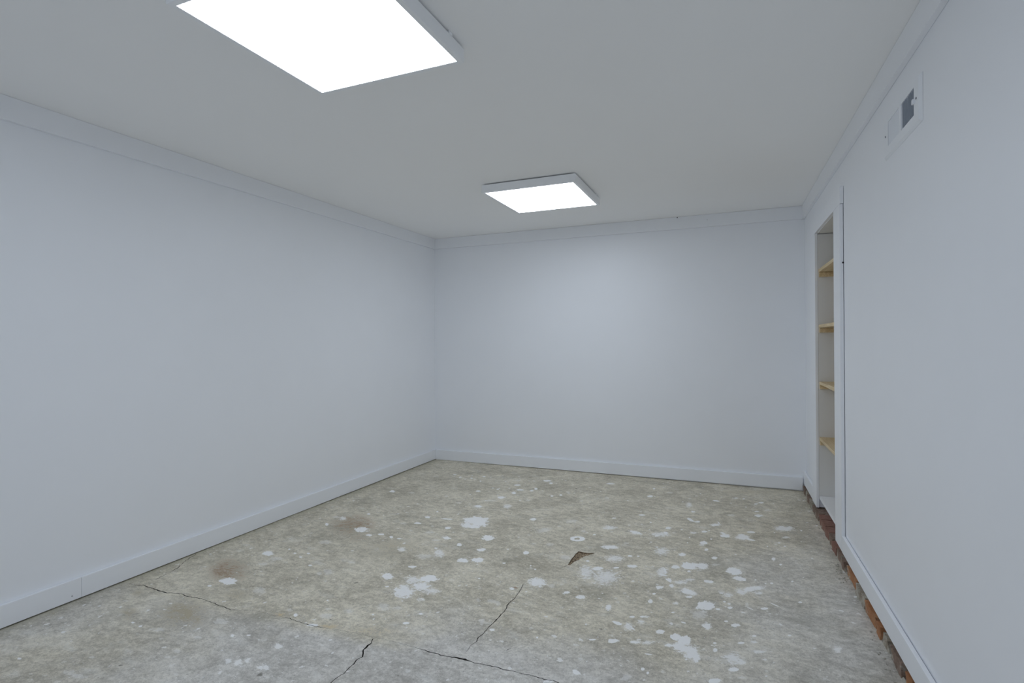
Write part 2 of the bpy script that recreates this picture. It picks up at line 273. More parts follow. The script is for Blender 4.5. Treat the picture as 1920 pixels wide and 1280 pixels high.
# ------------------------------------------------------------------ concrete floor
SPLATS = """-2.212 1.836 0.0489 0.0282 2.83 s;-2.251 1.767 0.0140 0.0080 2.89 s;-2.462 1.526 0.0163 0.0056 -2.87 f;-2.241 1.418 0.0114 0.0057 2.94 s;-2.183 1.410 0.0089 0.0046 3.05 s;-2.093 1.420 0.0316 0.0125 -2.90 f;-2.362 1.103 0.0108 0.0047 3.10 s;-1.918 1.559 0.0346 0.0196 -3.11 f;-1.900 1.439 0.0168 0.0093 3.14 f;-1.786 1.498 0.0130 0.0065 2.65 s;-1.659 1.372 0.0161 0.0096 2.90 l;-1.619 1.378 0.0205 0.0116 2.75 l;-1.880 1.346 0.0205 0.0103 -3.03 f;-2.102 1.121 0.0283 0.0132 3.08 f;-2.217 1.067 0.0077 0.0034 -3.14 f;-2.048 1.120 0.0290 0.0125 -3.00 f;-1.880 1.307 0.0124 0.0058 -2.98 f;-2.129 1.205 0.0124 0.0056 -3.02 f;-2.312 2.158 0.0384 0.0234 2.76 s;-2.213 2.118 0.0364 0.0232 3.05 f;-2.107 2.236 0.0123 0.0081 2.73 s;-2.248 2.244 0.0125 0.0072 2.61 s;-1.681 2.470 0.0339 0.0212 2.32 l;-1.463 2.493 0.0458 0.0253 2.17 l;-1.516 2.429 0.0413 0.0326 -3.10 f;-1.500 2.297 0.0225 0.0136 -2.88 s;-1.551 2.158 0.0366 0.0272 2.55 s;-1.487 2.066 0.0085 0.0062 -3.08 s;-1.388 2.052 0.0709 0.0415 2.28 m;-1.416 2.167 0.0435 0.0340 2.51 l;-1.344 2.131 0.0482 0.0388 2.53 m;-1.352 2.210 0.0461 0.0340 -2.97 s;-1.279 2.102 0.0352 0.0269 -3.01 l;-1.272 2.016 0.0172 0.0135 -3.10 l;-1.681 1.710 0.0164 0.0085 2.51 s;-1.734 1.731 0.0162 0.0107 2.88 f;-1.560 1.674 0.0232 0.0095 -2.84 s;-1.225 1.823 0.0145 0.0096 -2.93 s;-1.786 1.497 0.0112 0.0063 2.76 s;-1.729 1.523 0.0094 0.0051 -3.00 s;-1.567 1.507 0.0195 0.0113 2.64 l;-1.616 1.375 0.0188 0.0108 2.77 l;-1.597 1.401 0.0167 0.0093 2.70 l;-1.657 1.371 0.0132 0.0078 3.06 l;-1.511 1.394 0.0238 0.0137 -3.04 l;-1.042 1.560 0.0139 0.0112 2.66 f;-1.596 1.801 0.0126 0.0082 -3.08 f;-1.501 1.819 0.0237 0.0173 2.97 f;-1.560 1.750 0.0283 0.0191 3.14 f;-1.326 1.913 0.0168 0.0126 -3.10 f;-1.385 1.901 0.0355 0.0252 2.49 f;-1.208 1.909 0.0133 0.0083 -2.88 s;-1.475 1.491 0.0105 0.0070 3.01 f;-1.389 1.833 0.0068 0.0048 2.54 s;-1.648 1.860 0.0076 0.0041 2.45 s;-2.109 2.183 0.0097 0.0058 2.62 s;-2.176 2.212 0.0120 0.0071 2.61 s;-1.985 2.119 0.0112 0.0075 2.79 s;-1.820 2.228 0.0202 0.0124 -2.97 f;-1.849 2.093 0.0361 0.0224 2.55 f;-1.876 2.061 0.0193 0.0112 2.52 f;-2.001 1.819 0.0448 0.0245 2.65 f;-2.220 2.043 0.0286 0.0172 -3.12 f;-1.540 2.708 0.0256 0.0221 2.64 s;-1.316 2.793 0.0445 0.0361 2.13 s;-1.422 2.640 0.0228 0.0139 2.13 s;-1.466 2.501 0.0443 0.0234 2.16 l;-1.276 2.619 0.0262 0.0213 -2.91 s;-1.304 2.461 0.0302 0.0266 2.50 s;-1.236 2.488 0.0319 0.0288 3.13 s;-1.041 2.671 0.0226 0.0189 1.92 s;-0.845 2.969 0.0431 0.0386 0.92 r;-0.866 2.363 0.0483 0.0413 1.83 m;-0.948 2.256 0.0127 0.0115 2.03 s;-0.794 2.352 0.0212 0.0199 1.31 f;-1.133 2.298 0.0070 0.0060 2.23 s;-0.648 2.914 0.0453 0.0290 -2.65 m;-0.592 2.768 0.0448 0.0374 0.92 l;-0.827 2.688 0.0303 0.0260 1.62 f;-0.379 2.944 0.0379 0.0278 1.33 l;-0.642 2.617 0.0285 0.0208 -2.59 s;-0.684 2.557 0.0736 0.0305 1.80 l;-0.586 2.535 0.0786 0.0530 1.66 l;-0.563 2.659 0.0153 0.0104 -2.60 s;-0.493 2.703 0.0224 0.0176 -2.36 s;-0.712 2.687 0.0100 0.0087 1.36 s;-0.485 2.842 0.0109 0.0085 1.29 s;-0.526 2.830 0.0148 0.0120 1.16 s;-0.959 2.524 0.0077 0.0038 1.92 s;-0.924 2.492 0.0075 0.0044 1.91 s;-0.345 2.700 0.0460 0.0235 1.60 l;-0.337 2.519 0.0201 0.0154 1.17 s;-0.711 2.317 0.0160 0.0123 -2.63 s;-0.638 2.298 0.0207 0.0183 0.92 m;-0.349 2.446 0.0093 0.0071 1.25 s;-0.354 2.368 0.0168 0.0104 1.56 s;-0.508 2.252 0.0268 0.0116 1.75 m;-0.983 2.115 0.0220 0.0183 -2.87 f;-1.044 2.103 0.0163 0.0099 2.07 f;-0.950 1.945 0.0218 0.0127 2.06 f;-0.886 1.904 0.0100 0.0092 -3.08 s;-0.446 2.137 0.0205 0.0115 2.90 s;-0.401 2.125 0.0294 0.0169 1.65 l;-0.362 2.182 0.0205 0.0121 1.60 l;-0.402 2.209 0.0114 0.0092 1.10 s;-0.363 2.225 0.0132 0.0090 -2.55 s;-0.392 2.128 0.0407 0.0028 2.31 s;-0.284 2.134 0.0194 0.0150 0.99 s;-0.434 2.006 0.0230 0.0145 -2.64 s;-0.508 1.983 0.0134 0.0052 -2.73 s;-0.362 2.024 0.0192 0.0126 -2.59 m;-0.314 2.043 0.0285 0.0127 -2.70 l;-0.302 1.966 0.0148 0.0041 -3.01 s;-0.510 1.767 0.0153 0.0115 2.53 s;-0.348 1.803 0.0181 0.0140 1.42 f;-0.306 1.869 0.0092 0.0065 1.46 s;-0.287 1.855 0.0074 0.0049 1.53 s;-0.241 1.880 0.0108 0.0079 1.33 f;-0.582 1.686 0.0209 0.0107 -2.74 m;-0.705 1.918 0.0071 0.0048 1.89 s;-0.556 1.927 0.0096 0.0082 -2.41 f;-0.949 2.105 0.0158 0.0109 2.03 f;-1.574 2.658 0.0253 0.0118 -2.81 f;-1.095 2.503 0.0103 0.0079 -2.80 s;-0.335 2.712 0.0423 0.0077 1.81 s;-0.343 2.661 0.0235 0.0073 3.08 s;-0.470 2.404 0.0105 0.0084 1.31 f;-0.308 2.608 0.0252 0.0057 2.24 s;-0.654 2.292 0.0080 0.0070 -2.36 s;-0.878 2.254 0.0068 0.0062 -2.70 s;-0.183 3.162 0.0290 0.0197 1.28 s;-0.076 3.327 0.0339 0.0235 1.03 s;0.016 3.336 0.0482 0.0310 1.19 m;0.060 3.305 0.0219 0.0121 3.09 s;-0.382 2.960 0.0463 0.0289 1.52 l;-0.277 2.949 0.0259 0.0187 1.24 s;-0.120 2.965 0.0208 0.0132 1.33 s;-0.291 2.779 0.0246 0.0174 1.32 s;-0.228 2.817 0.0504 0.0368 1.11 s;-0.172 2.834 0.0467 0.0250 1.49 m;-0.226 2.749 0.0142 0.0078 1.51 s;-0.113 2.876 0.0257 0.0136 -2.61 f;-0.026 2.829 0.0449 0.0332 1.55 s;-0.004 2.751 0.0305 0.0277 1.54 s;-0.134 2.669 0.0212 0.0162 3.03 s;-0.302 2.615 0.0192 0.0097 1.95 s;-0.286 2.557 0.0203 0.0102 1.82 s;-0.253 2.610 0.0306 0.0177 -2.60 l;-0.215 2.653 0.0213 0.0146 -2.43 l;-0.214 2.524 0.0358 0.0275 2.52 m;-0.204 2.473 0.0146 0.0101 -2.41 s;0.047 2.656 0.0693 0.0214 -2.41 m;0.075 2.625 0.0199 0.0106 -2.57 l;0.005 2.612 0.0331 0.0215 1.17 l;0.159 3.056 0.0247 0.0091 1.44 s;0.188 2.996 0.0122 0.0061 1.32 s;0.134 2.752 0.0104 0.0057 1.30 s;0.224 2.808 0.0091 0.0050 1.23 s;0.237 2.598 0.0114 0.0067 1.09 s;0.095 2.482 0.0178 0.0103 -2.49 s;0.133 2.535 0.0241 0.0038 2.49 s;-0.038 2.435 0.0128 0.0083 1.23 s;-0.083 2.404 0.0099 0.0067 1.19 s;-0.133 2.415 0.0528 0.0337 1.35 s;-0.153 2.328 0.0392 0.0262 1.31 f;-0.078 2.579 0.0179 0.0124 0.90 f;-0.048 2.561 0.0265 0.0182 1.06 l;-0.061 2.484 0.0092 0.0062 1.14 s;-0.041 2.472 0.0082 0.0056 0.89 s;-0.118 2.245 0.0235 0.0167 1.02 m;-0.050 2.312 0.0085 0.0058 0.94 s;-0.015 2.293 0.0210 0.0138 0.79 s;0.027 2.492 0.0206 0.0056 1.52 f;-0.225 2.118 0.0282 0.0190 1.40 s;-0.195 2.104 0.0364 0.0244 1.37 s;-0.196 2.052 0.0399 0.0311 2.44 m;-0.164 2.036 0.0516 0.0271 1.66 m;-0.143 2.006 0.0281 0.0141 1.52 m;-0.238 2.050 0.0202 0.0093 -2.68 s;-0.083 2.082 0.0133 0.0083 1.34 s;-0.026 2.053 0.0382 0.0241 1.26 l;-0.002 2.039 0.0226 0.0150 0.88 l;-0.021 1.982 0.0189 0.0128 0.92 s;-0.079 1.891 0.0221 0.0131 -2.54 s;0.048 2.236 0.0097 0.0063 0.83 s;0.045 2.190 0.0115 0.0071 -2.42 l;0.000 2.165 0.0142 0.0074 -2.59 s;-0.086 2.130 0.0072 0.0051 0.94 s;0.062 2.131 0.0211 0.0089 -2.66 l;0.248 2.228 0.0091 0.0050 -2.45 s;0.322 2.251 0.0233 0.0122 1.15 l;0.172 2.291 0.0087 0.0053 0.83 s;0.081 2.314 0.0075 0.0047 0.81 f;0.079 1.984 0.0059 0.0038 1.04 s;0.006 1.944 0.0145 0.0060 -2.67 f;0.256 2.039 0.0075 0.0036 -2.56 f;-0.253 2.393 0.0131 0.0095 0.80 l;-0.361 2.183 0.0116 0.0076 1.55 s;-0.357 2.227 0.0148 0.0091 -2.61 l;0.037 2.463 0.0186 0.0059 2.45 l;0.067 2.763 0.0087 0.0047 1.35 s;0.109 2.739 0.0086 0.0046 1.33 s;0.461 2.739 0.0112 0.0062 0.95 s;0.463 3.015 0.0104 0.0054 1.14 s;0.242 3.425 0.0242 0.0152 0.94 l;0.198 3.313 0.0146 0.0092 0.88 s;-0.078 2.564 0.0096 0.0064 -2.38 s;-0.207 2.239 0.0110 0.0069 2.88 s;-0.434 3.182 0.0174 0.0131 0.79 s;-0.253 2.307 0.0099 0.0068 -2.46 s;-0.175 1.983 0.0049 0.0035 1.20 s;-1.533 3.044 0.0755 0.0643 2.29 s;-1.484 3.021 0.0834 0.0514 2.07 s;-1.532 2.946 0.0509 0.0377 2.17 m;-1.476 3.094 0.0271 0.0192 2.08 m;-1.489 2.936 0.0424 0.0344 -2.95 s;-2.403 3.410 0.0322 0.0217 2.41 s;-2.244 3.428 0.0264 0.0182 -2.97 f;-2.226 2.897 0.0158 0.0115 2.62 s;-2.320 2.761 0.0353 0.0204 2.45 l;-2.337 2.636 0.0274 0.0111 2.37 s;-1.829 2.861 0.0246 0.0176 -2.98 s;-1.833 2.982 0.0211 0.0177 2.82 s;-1.702 2.999 0.0416 0.0102 -2.99 s;-1.615 2.855 0.0224 0.0189 3.12 s;-1.636 3.312 0.0286 0.0247 -3.02 s;-1.575 3.559 0.0349 0.0298 2.10 s;-1.800 3.646 0.0196 0.0180 2.69 s;-1.524 3.794 0.0293 0.0192 -2.78 s;-1.914 3.915 0.0175 0.0089 2.05 s;-2.124 3.967 0.0186 0.0091 2.10 s;-1.950 4.055 0.0187 0.0137 2.11 s;-2.022 3.968 0.0183 0.0113 2.10 s;-1.644 4.048 0.0280 0.0220 -2.79 f;-1.595 3.912 0.0238 0.0205 -2.81 s;-1.421 4.120 0.0356 0.0261 -2.72 s;-1.368 4.058 0.0211 0.0174 1.79 s;-1.422 3.864 0.0273 0.0126 1.92 s;-1.433 3.805 0.0190 0.0145 1.91 s;-1.248 3.724 0.0177 0.0120 1.85 s;-1.195 3.772 0.0180 0.0120 1.82 s;-1.538 3.704 0.0333 0.0164 1.97 s;-1.797 3.334 0.0207 0.0183 2.71 f;-1.195 3.194 0.0267 0.0192 1.91 m;-1.067 3.026 0.0557 0.0268 1.11 f;-1.005 3.128 0.0126 0.0115 1.47 f;-2.078 2.638 0.0493 0.0364 2.75 s;-1.979 2.581 0.0201 0.0146 2.63 s;-1.922 2.616 0.0193 0.0147 3.01 s;-1.841 2.603 0.0185 0.0107 2.31 s;-1.786 2.598 0.0134 0.0103 3.10 s;-2.139 2.400 0.0374 0.0239 -3.06 f;-1.677 2.751 0.0289 0.0184 -2.88 f;-1.581 2.652 0.0198 0.0127 -2.88 f;-1.051 2.806 0.0153 0.0124 -2.72 f;-0.960 2.824 0.0216 0.0202 0.80 f;-1.716 2.846 0.0202 0.0083 2.15 f;-1.797 2.736 0.0125 0.0094 2.45 f;-1.910 2.824 0.0183 0.0144 3.03 f;-1.161 2.865 0.0176 0.0079 1.95 f;-2.376 2.768 0.0292 0.0202 3.09 f;-1.625 3.455 0.0489 0.0201 -2.78 f;-1.452 3.384 0.0375 0.0282 2.01 l;-2.210 4.030 0.0197 0.0160 2.35 s;-1.734 3.763 0.0119 0.0105 2.22 s;-1.687 3.748 0.0156 0.0105 2.03 s;-1.834 3.104 0.0119 0.0072 2.19 s;-1.958 3.443 0.0146 0.0117 2.37 f;-1.369 3.562 0.0201 0.0156 1.92 f;-0.930 4.215 0.0310 0.0244 -2.49 s;-0.591 3.970 0.0294 0.0189 1.54 s;-0.468 4.122 0.0236 0.0173 -2.38 f;-0.316 3.864 0.0595 0.0179 1.62 l;-0.278 3.716 0.0188 0.0116 1.43 s;-0.324 4.016 0.0217 0.0110 1.54 f;-0.282 3.545 0.0377 0.0157 2.00 s;-0.236 3.521 0.0190 0.0138 0.94 s;-0.577 3.525 0.0216 0.0137 -2.61 s;-0.729 3.398 0.0149 0.0126 1.02 s;-0.716 3.218 0.0389 0.0326 0.86 l;-0.559 3.189 0.0380 0.0264 2.74 m;-0.420 3.212 0.0496 0.0348 -2.48 l;-0.389 3.340 0.0280 0.0156 1.56 s;-0.397 3.241 0.0242 0.0151 1.51 s;-0.190 3.350 0.0224 0.0152 -2.41 s;-0.248 3.305 0.0249 0.0155 -2.55 l;-0.135 3.499 0.0356 0.0234 -2.44 m;-0.117 3.547 0.0298 0.0046 1.88 s;-0.150 4.026 0.0240 0.0171 2.82 s;0.029 4.147 0.0152 0.0086 1.35 s;-0.025 4.144 0.0221 0.0150 0.90 l;0.102 4.045 0.0159 0.0105 1.02 s;0.138 4.094 0.0230 0.0143 1.18 s;0.106 3.874 0.0160 0.0104 0.81 s;0.169 3.924 0.0299 0.0186 -2.38 f;0.040 3.947 0.0134 0.0050 1.49 s;0.115 3.787 0.0329 0.0206 1.18 s;-0.048 3.734 0.0294 0.0200 0.85 f;-0.085 3.353 0.0335 0.0129 2.13 m;-0.069 3.322 0.0296 0.0170 1.38 s;0.060 3.439 0.0251 0.0164 0.83 s;0.008 3.360 0.0271 0.0181 1.08 m;0.032 3.320 0.0511 0.0138 2.84 s;0.243 3.583 0.0606 0.0377 0.83 m;0.186 3.484 0.0106 0.0055 1.32 s;0.334 3.580 0.0135 0.0056 1.36 s;0.239 3.421 0.0228 0.0143 0.98 l;0.190 3.310 0.0163 0.0104 0.95 f;0.225 3.270 0.0099 0.0060 1.11 s;0.139 3.235 0.0089 0.0033 1.45 s;-0.184 3.166 0.0247 0.0172 0.79 s;-0.189 3.127 0.0139 0.0079 -2.60 s;-0.147 3.237 0.0116 0.0057 1.50 s;-0.261 3.218 0.0093 0.0044 1.56 s;-0.265 3.130 0.0087 0.0036 1.59 s;-0.164 3.066 0.0188 0.0095 1.50 s;-0.576 3.004 0.0164 0.0135 0.98 f;-0.772 3.068 0.0116 0.0093 1.55 s;-0.846 3.100 0.0214 0.0160 1.69 f;-0.955 3.243 0.0345 0.0259 -2.64 f;0.428 3.708 0.0147 0.0069 1.28 s;-0.869 3.824 0.0280 0.0155 1.72 f;-1.168 3.861 0.0187 0.0142 1.75 f;-0.592 4.188 0.0200 0.0081 1.66 s;-0.259 4.169 0.0153 0.0057 1.58 s;-0.165 3.375 0.0102 0.0059 1.43 s;-0.503 3.402 0.0107 0.0057 1.62 s;0.187 2.995 0.0117 0.0059 1.32 s;-0.460 2.913 0.0078 0.0028 1.69 s"""
CRACKS = ["-2.6501 1.6457 0.6;-2.5832 1.6466 1.0;-2.5431 1.6555 3.5;-2.4782 1.6535 3.0;-2.3996 1.6440 4.5;-2.3668 1.6478 3.5;-2.2961 1.6628 1.6;-2.2651 1.6582 3.2;-2.2199 1.6608 2.6;-2.1509 1.6630 1.8;-2.0651 1.6504 2.4;-2.0127 1.6509 3.2;-1.9636 1.6411 2.6;-1.9321 1.6515 0.5;-1.8597 1.6771 0.5;-1.7918 1.6735 0.5;-1.7314 1.6754 0.6;-1.6808 1.6792 2.2;-1.6415 1.6733 1.2;-1.5851 1.6695 2.2;-1.5242 1.6732 1.6;-1.4848 1.6788 0.6;-1.4288 1.6862 0.6;-1.3584 1.6897 0.6;-1.2795 1.6876 0.8;-1.2162 1.6960 0.7;-1.1404 1.6924 0.6;-1.0613 1.6885 1.6;-1.0334 1.6867 3.6;-1.0070 1.6869 2.6;-0.9836 1.6827 2.6;-0.9495 1.6864 2.0;-0.9220 1.6920 4.5;-0.8915 1.6918 6.5;-0.8597 1.6883 2.6;-0.8300 1.6882 2.6;-0.7733 1.6913 3.4;-0.7431 1.6878 2.4;-0.7074 1.6923 1.8;-0.6618 1.6940 1.6;-0.6258 1.6951 2.2;-0.5972 1.6904 2.2;-0.5689 1.6983 2.0;-0.5453 1.6933 3.0;-0.5231 1.6846 2.0;-0.4806 1.6775 2.0",
  "-1.2784 1.6861 1.5;-1.2644 1.6561 3.0;-1.2637 1.6290 5.5;-1.2614 1.6076 3.0;-1.2375 1.5699 3.2;-1.2422 1.5512 2.6;-1.2373 1.5246 2.8;-1.2391 1.4999 2.2;-1.2336 1.4673 2.4;-1.2409 1.4381 1.8;-1.2398 1.4093 2.2;-1.2480 1.3742 2.0",
  "-0.9187 2.3344 1.0;-0.9131 2.2804 2.6;-0.9036 2.2107 1.6;-0.9060 2.1157 3.0;-0.9015 2.0644 2.2;-0.8978 2.0038 3.0;-0.9024 1.9642 2.2;-0.9068 1.9257 2.6;-0.9049 1.8810 2.2;-0.9095 1.8402 2.6;-0.9051 1.8044 1.8;-0.9111 1.7746 1.2;-0.9079 1.7231 0.5",
  "-2.6568 2.0146 2.2;-2.6435 1.9646 3.0;-2.6199 1.9120 1.0;-2.5825 1.8509 2.8;-2.5598 1.7954 1.0;-2.5552 1.7356 2.4;-2.5502 1.7077 0.6",
  "-0.7772 1.7889 1.5;-0.7740 1.8050 2.0;-0.7646 1.8159 1.2",
  "-0.7879 2.6034 2.5;-0.8017 2.5730 1.5;-0.8225 2.5451 0.5"]
SPALL = [(-0.7911, 2.5988), (-0.7964, 2.6772), (-0.7937, 2.7504), (-0.7886, 2.7936), (-0.7517, 2.7857), (-0.7009, 2.8022), (-0.7202, 2.7705), (-0.7445, 2.7335), (-0.7562, 2.6898), (-0.7706, 2.6579), (-0.7773, 2.6077)]
STAINS = """-2.321 1.926 0.162 0.079 2.64 b 0.80;-2.111 1.539 0.150 0.077 2.80 y 0.90;-2.331 1.460 0.083 0.033 2.73 y 0.50;-2.184 2.680 0.203 0.119 2.43 b 0.90;-2.012 2.517 0.086 0.061 3.10 b 0.50;-1.739 1.689 0.039 0.022 -2.99 t 0.90;-1.495 1.690 0.056 0.024 -2.84 t 0.50;-2.322 1.913 0.116 0.068 2.86 b 0.50;-2.058 1.753 0.083 0.050 2.97 y 0.50;-1.759 2.468 0.252 0.198 2.86 y 0.35;-2.490 1.598 0.052 0.025 2.87 y 0.50;-1.308 1.725 0.100 0.046 -2.83 t 0.40;-0.940 2.270 0.014 0.013 -2.79 b 0.80;-0.818 2.319 0.010 0.008 1.83 b 1.00;-1.351 2.132 0.012 0.010 3.08 t 0.80;-2.058 3.396 0.074 0.058 2.43 y 0.30;-2.622 1.342 0.043 0.020 3.05 y 0.60;0.119 4.365 0.505 0.074 -2.76 y 0.30;0.324 3.473 0.223 0.028 1.47 g 0.40"""
SPECKS = """-1.138 3.979 0.0126;-1.136 3.979 0.0105;-0.496 2.068 0.0108;-1.646 2.045 0.0131;-1.715 1.833 0.0050;-1.524 1.737 0.0041;-1.324 1.600 0.0075;-1.492 1.355 0.0129;-0.103 2.988 0.0059;0.298 2.765 0.0039;-1.054 1.525 0.0043;-0.318 3.245 0.0063;-1.983 1.215 0.0036"""


def ellipses(txt):
    return [(*map(float, e.split()[:5]), *e.split()[5:]) for e in txt.split(';')]


splats = ellipses(SPLATS)
stains = ellipses(STAINS)
specks = [tuple(map(float, e.split())) for e in SPECKS.split(';')]
rng = random.Random(7)
nrng = np.random.default_rng(5)

FX0, FX1, FY0, FY1 = -2.76, 0.62, YR - 0.08, 4.58
G = 0.0095
gx = np.arange(-2.70, 0.56, G); gy = np.arange(0.90, 4.54, G)
pts = np.stack(np.meshgrid(gx, gy, indexing='ij'), -1).reshape(-1, 2)
pts = pts + nrng.uniform(-0.0022, 0.0022, pts.shape)
cgx = np.arange(FX0 + 0.03, FX1, 0.07); cgy = np.arange(FY0 + 0.03, 0.88, 0.07)
coarse = np.stack(np.meshgrid(cgx, cgy, indexing='ij'), -1).reshape(-1, 2)
extra = []
for (x, y, a, bb, an, t) in splats:
    a = max(a, 0.004); bb = max(bb, 0.003)
    extra.append((x, y))
    for rho in (0.55, 1.0, 1.6):
        for i in range(10):
            q = 2 * math.pi * (i + (rho > 0.9) * 0.5) / 10
            ex, ey = a * rho * math.cos(q), bb * rho * math.sin(q)
            extra.append((x + ex * math.cos(an) - ey * math.sin(an), y + ex * math.sin(an) + ey * math.cos(an)))
extra = np.array(extra)
extra = extra[(extra[:, 0] > -2.70) & (extra[:, 0] < 0.55) & (extra[:, 1] > 0.9) & (extra[:, 1] < 4.54)]
pts = np.concatenate([pts, coarse, extra])

# crack outlines (real grooves)
loops = []
for ci, cs in enumerate(CRACKS):
    P = [tuple(map(float, e.split())) for e in cs.split(';')]
    fine = []
    for (x0, y0, w0), (x1, y1, w1) in zip(P[:-1], P[1:]):
        L = math.hypot(x1 - x0, y1 - y0); k = max(1, int(L / 0.009))
        for i in range(k):
            s = i / k
            fine.append([x0 + (x1 - x0) * s, y0 + (y1 - y0) * s, w0 + (w1 - w0) * s])
    fine.append(list(P[-1]))
    jit = 0.0
    for i in range(1, len(fine) - 1):
        dx, dy = fine[i + 1][0] - fine[i - 1][0], fine[i + 1][1] - fine[i - 1][1]
        L = math.hypot(dx, dy) or 1
        jit = jit * 0.5 + rng.uniform(-0.0022, 0.0022)
        fine[i].append((-dy / L, dx / L)); fine[i][0] += -dy / L * jit; fine[i][1] += dx / L * jit
        fine[i][2] *= rng.uniform(0.6, 1.35)
    left = [(f[0] + f[3][0] * f[2] * 0.0005 * 1.35, f[1] + f[3][1] * f[2] * 0.0005 * 1.35) for f in fine[1:-1]]
    right = [(f[0] - f[3][0] * f[2] * 0.0005 * 1.35, f[1] - f[3][1] * f[2] * 0.0005 * 1.35) for f in fine[1:-1]]
    loops.append([tuple(fine[0][:2])] + right + [tuple(fine[-1][:2])] + left[::-1])
spall = []
for (x0, y0), (x1, y1) in zip(SPALL, SPALL[1:] + SPALL[:1]):
    for i in range(3):
        s = i / 3
        spall.append((x0 + (x1 - x0) * s + rng.uniform(-0.002, 0.002), y0 + (y1 - y0) * s + rng.uniform(-0.002, 0.002)))
loops.append(spall)
lp = np.array([p for l in loops for p in l])
keep = np.ones(len(pts), bool)
order = np.argsort(pts[:, 0]); sx = pts[order, 0]
for q in lp:
    i0, i1 = np.searchsorted(sx, (q[0] - 0.0045, q[0] + 0.0045))
    idx = order[i0:i1]
    d2 = ((pts[idx] - q) ** 2).sum(1)
    keep[idx[d2 < 0.0045 ** 2]] = False
pts = pts[keep]
corners = [(FX0, FY0), (FX1, FY0), (FX1, FY1), (FX0, FY1)]
allp = [Vector(c) for c in corners] + [Vector(p) for p in pts.tolist()]
faces_in = [[0, 1, 2, 3]]
for l in loops:
    if sum(p[0] * q[1] - q[0] * p[1] for p, q in zip(l, l[1:] + l[:1])) < 0:
        l = l[::-1]
    k = len(allp); allp += [Vector(p) for p in l]; faces_in.append(list(range(k, k + len(l))))
cv, ce, cf, _, _, cfo = delaunay_2d_cdt(allp, [], faces_in, 1, 1e-5)
cv = np.array([tuple(v) for v in cv])
NSPALL = len(faces_in) - 1
kind = [0 if not [i for i in o if i > 0] else (2 if NSPALL in o else 1) for o in cfo]
from mathutils import noise as mnoise
zsurf = np.array([0.0016 * mnoise.noise(Vector((x * 1.7, y * 1.7, 0.3))) + 0.0006 * mnoise.noise(Vector((x * 9, y * 9, 4.1))) for x, y in cv])
V = [(x, y, z) for (x, y), z in zip(cv, zsurf)]
F = []; MI = []; low = {}


def lowv(i, k):
    key = (i, k)
    if key not in low:
        x, y = cv[i]
        d = 0.009 if k == 1 else 0.006 + 0.004 * mnoise.noise(Vector((x * 90, y * 90, 1)))
        low[key] = len(V); V.append((x, y, zsurf[i] - d))
    return low[key]


edge_surf = {}
for f, k in zip(cf, kind):
    if k == 0:
        F.append(tuple(f)); MI.append(0)
        for a, c in zip(f, f[1:] + f[:1]): edge_surf[(a, c)] = True
for f, k in zip(cf, kind):
    if k:
        F.append(tuple(lowv(i, k) for i in f)); MI.append(k)
        for a, c in zip(f, f[1:] + f[:1]):
            if (c, a) in edge_surf:
                F.append((a, c, lowv(c, k), lowv(a, k))); MI.append(k)

va = np.array(V)[:, :2]
paint = np.full(len(V), -1.0); lace = np.zeros(len(V)); opac = np.zeros(len(V))
sx_order = np.argsort(va[:, 0]); sxs = va[sx_order, 0]


def near(x, r):
    i0, i1 = np.searchsorted(sxs, (x - r, x + r)); return sx_order[i0:i1]


PROP = {'s': (0.10, 1.0), 'm': (0.45, 0.95), 'l': (0.80, 0.8), 'f': (0.55, 0.38), 'r': (0.2, 1.0)}
for (x, y, a, bb, an, t) in splats:
    a = max(a, 0.004); bb = max(bb, 0.003)
    idx = near(x, a * 2.2 + 0.02); d = va[idx] - (x, y)
    ux = (d[:, 0] * math.cos(an) + d[:, 1] * math.sin(an)) / a
    uy = (-d[:, 0] * math.sin(an) + d[:, 1] * math.cos(an)) / bb
    rho = np.sqrt(ux * ux + uy * uy)
    val = 1 - rho
    if t == 'r':
        val = 1 - np.abs(rho - 0.72) / 0.32
    val = np.clip(val, -1, 0.8)
    up = val > paint[idx]
    ii = idx[up]
    paint[ii] = val[up]; lace[ii] = PROP[t][0]; opac[ii] = PROP[t][1]
st = {k: np.zeros(len(V)) for k in 'bytg'}
for (x, y, a, bb, an, t, s) in stains:
    d = va - (x, y)
    ux = (d[:, 0] * math.cos(an) + d[:, 1] * math.sin(an)) / a
    uy = (-d[:, 0] * math.sin(an) + d[:, 1] * math.cos(an)) / bb
    st[t] = np.maximum(st[t], float(s) * np.exp(-1.1 * (ux * ux + uy * uy)))
speck = np.zeros(len(V))
for (x, y, r) in specks:
    d = np.hypot(va[:, 0] - x, (va[:, 1] - y)) / max(r, 0.006)
    speck = np.maximum(speck, np.clip(1.3 - d, 0, 1))
# cooler, paler concrete in the slab in front of the joint and along the right
cool = np.clip((1.74 - va[:, 1]) / 0.14, 0, 1) * (0.45 + 0.55 * np.clip((va[:, 0] + 2.1) / 0.9, 0, 1))
cool = np.maximum(cool, np.clip((va[:, 0] + 0.55) / 0.9, 0, 1) * 0.75 * np.clip((4.2 - va[:, 1]) / 1.5, 0, 1))
cool = np.maximum(cool, np.clip((2.15 - va[:, 1]) / 0.5, 0, 1) * np.clip((va[:, 0] + 1.5) / 0.5, 0, 1) * 0.9)
edge_l = np.clip(1 - (va[:, 0] - XL) / 0.22, 0, 1)

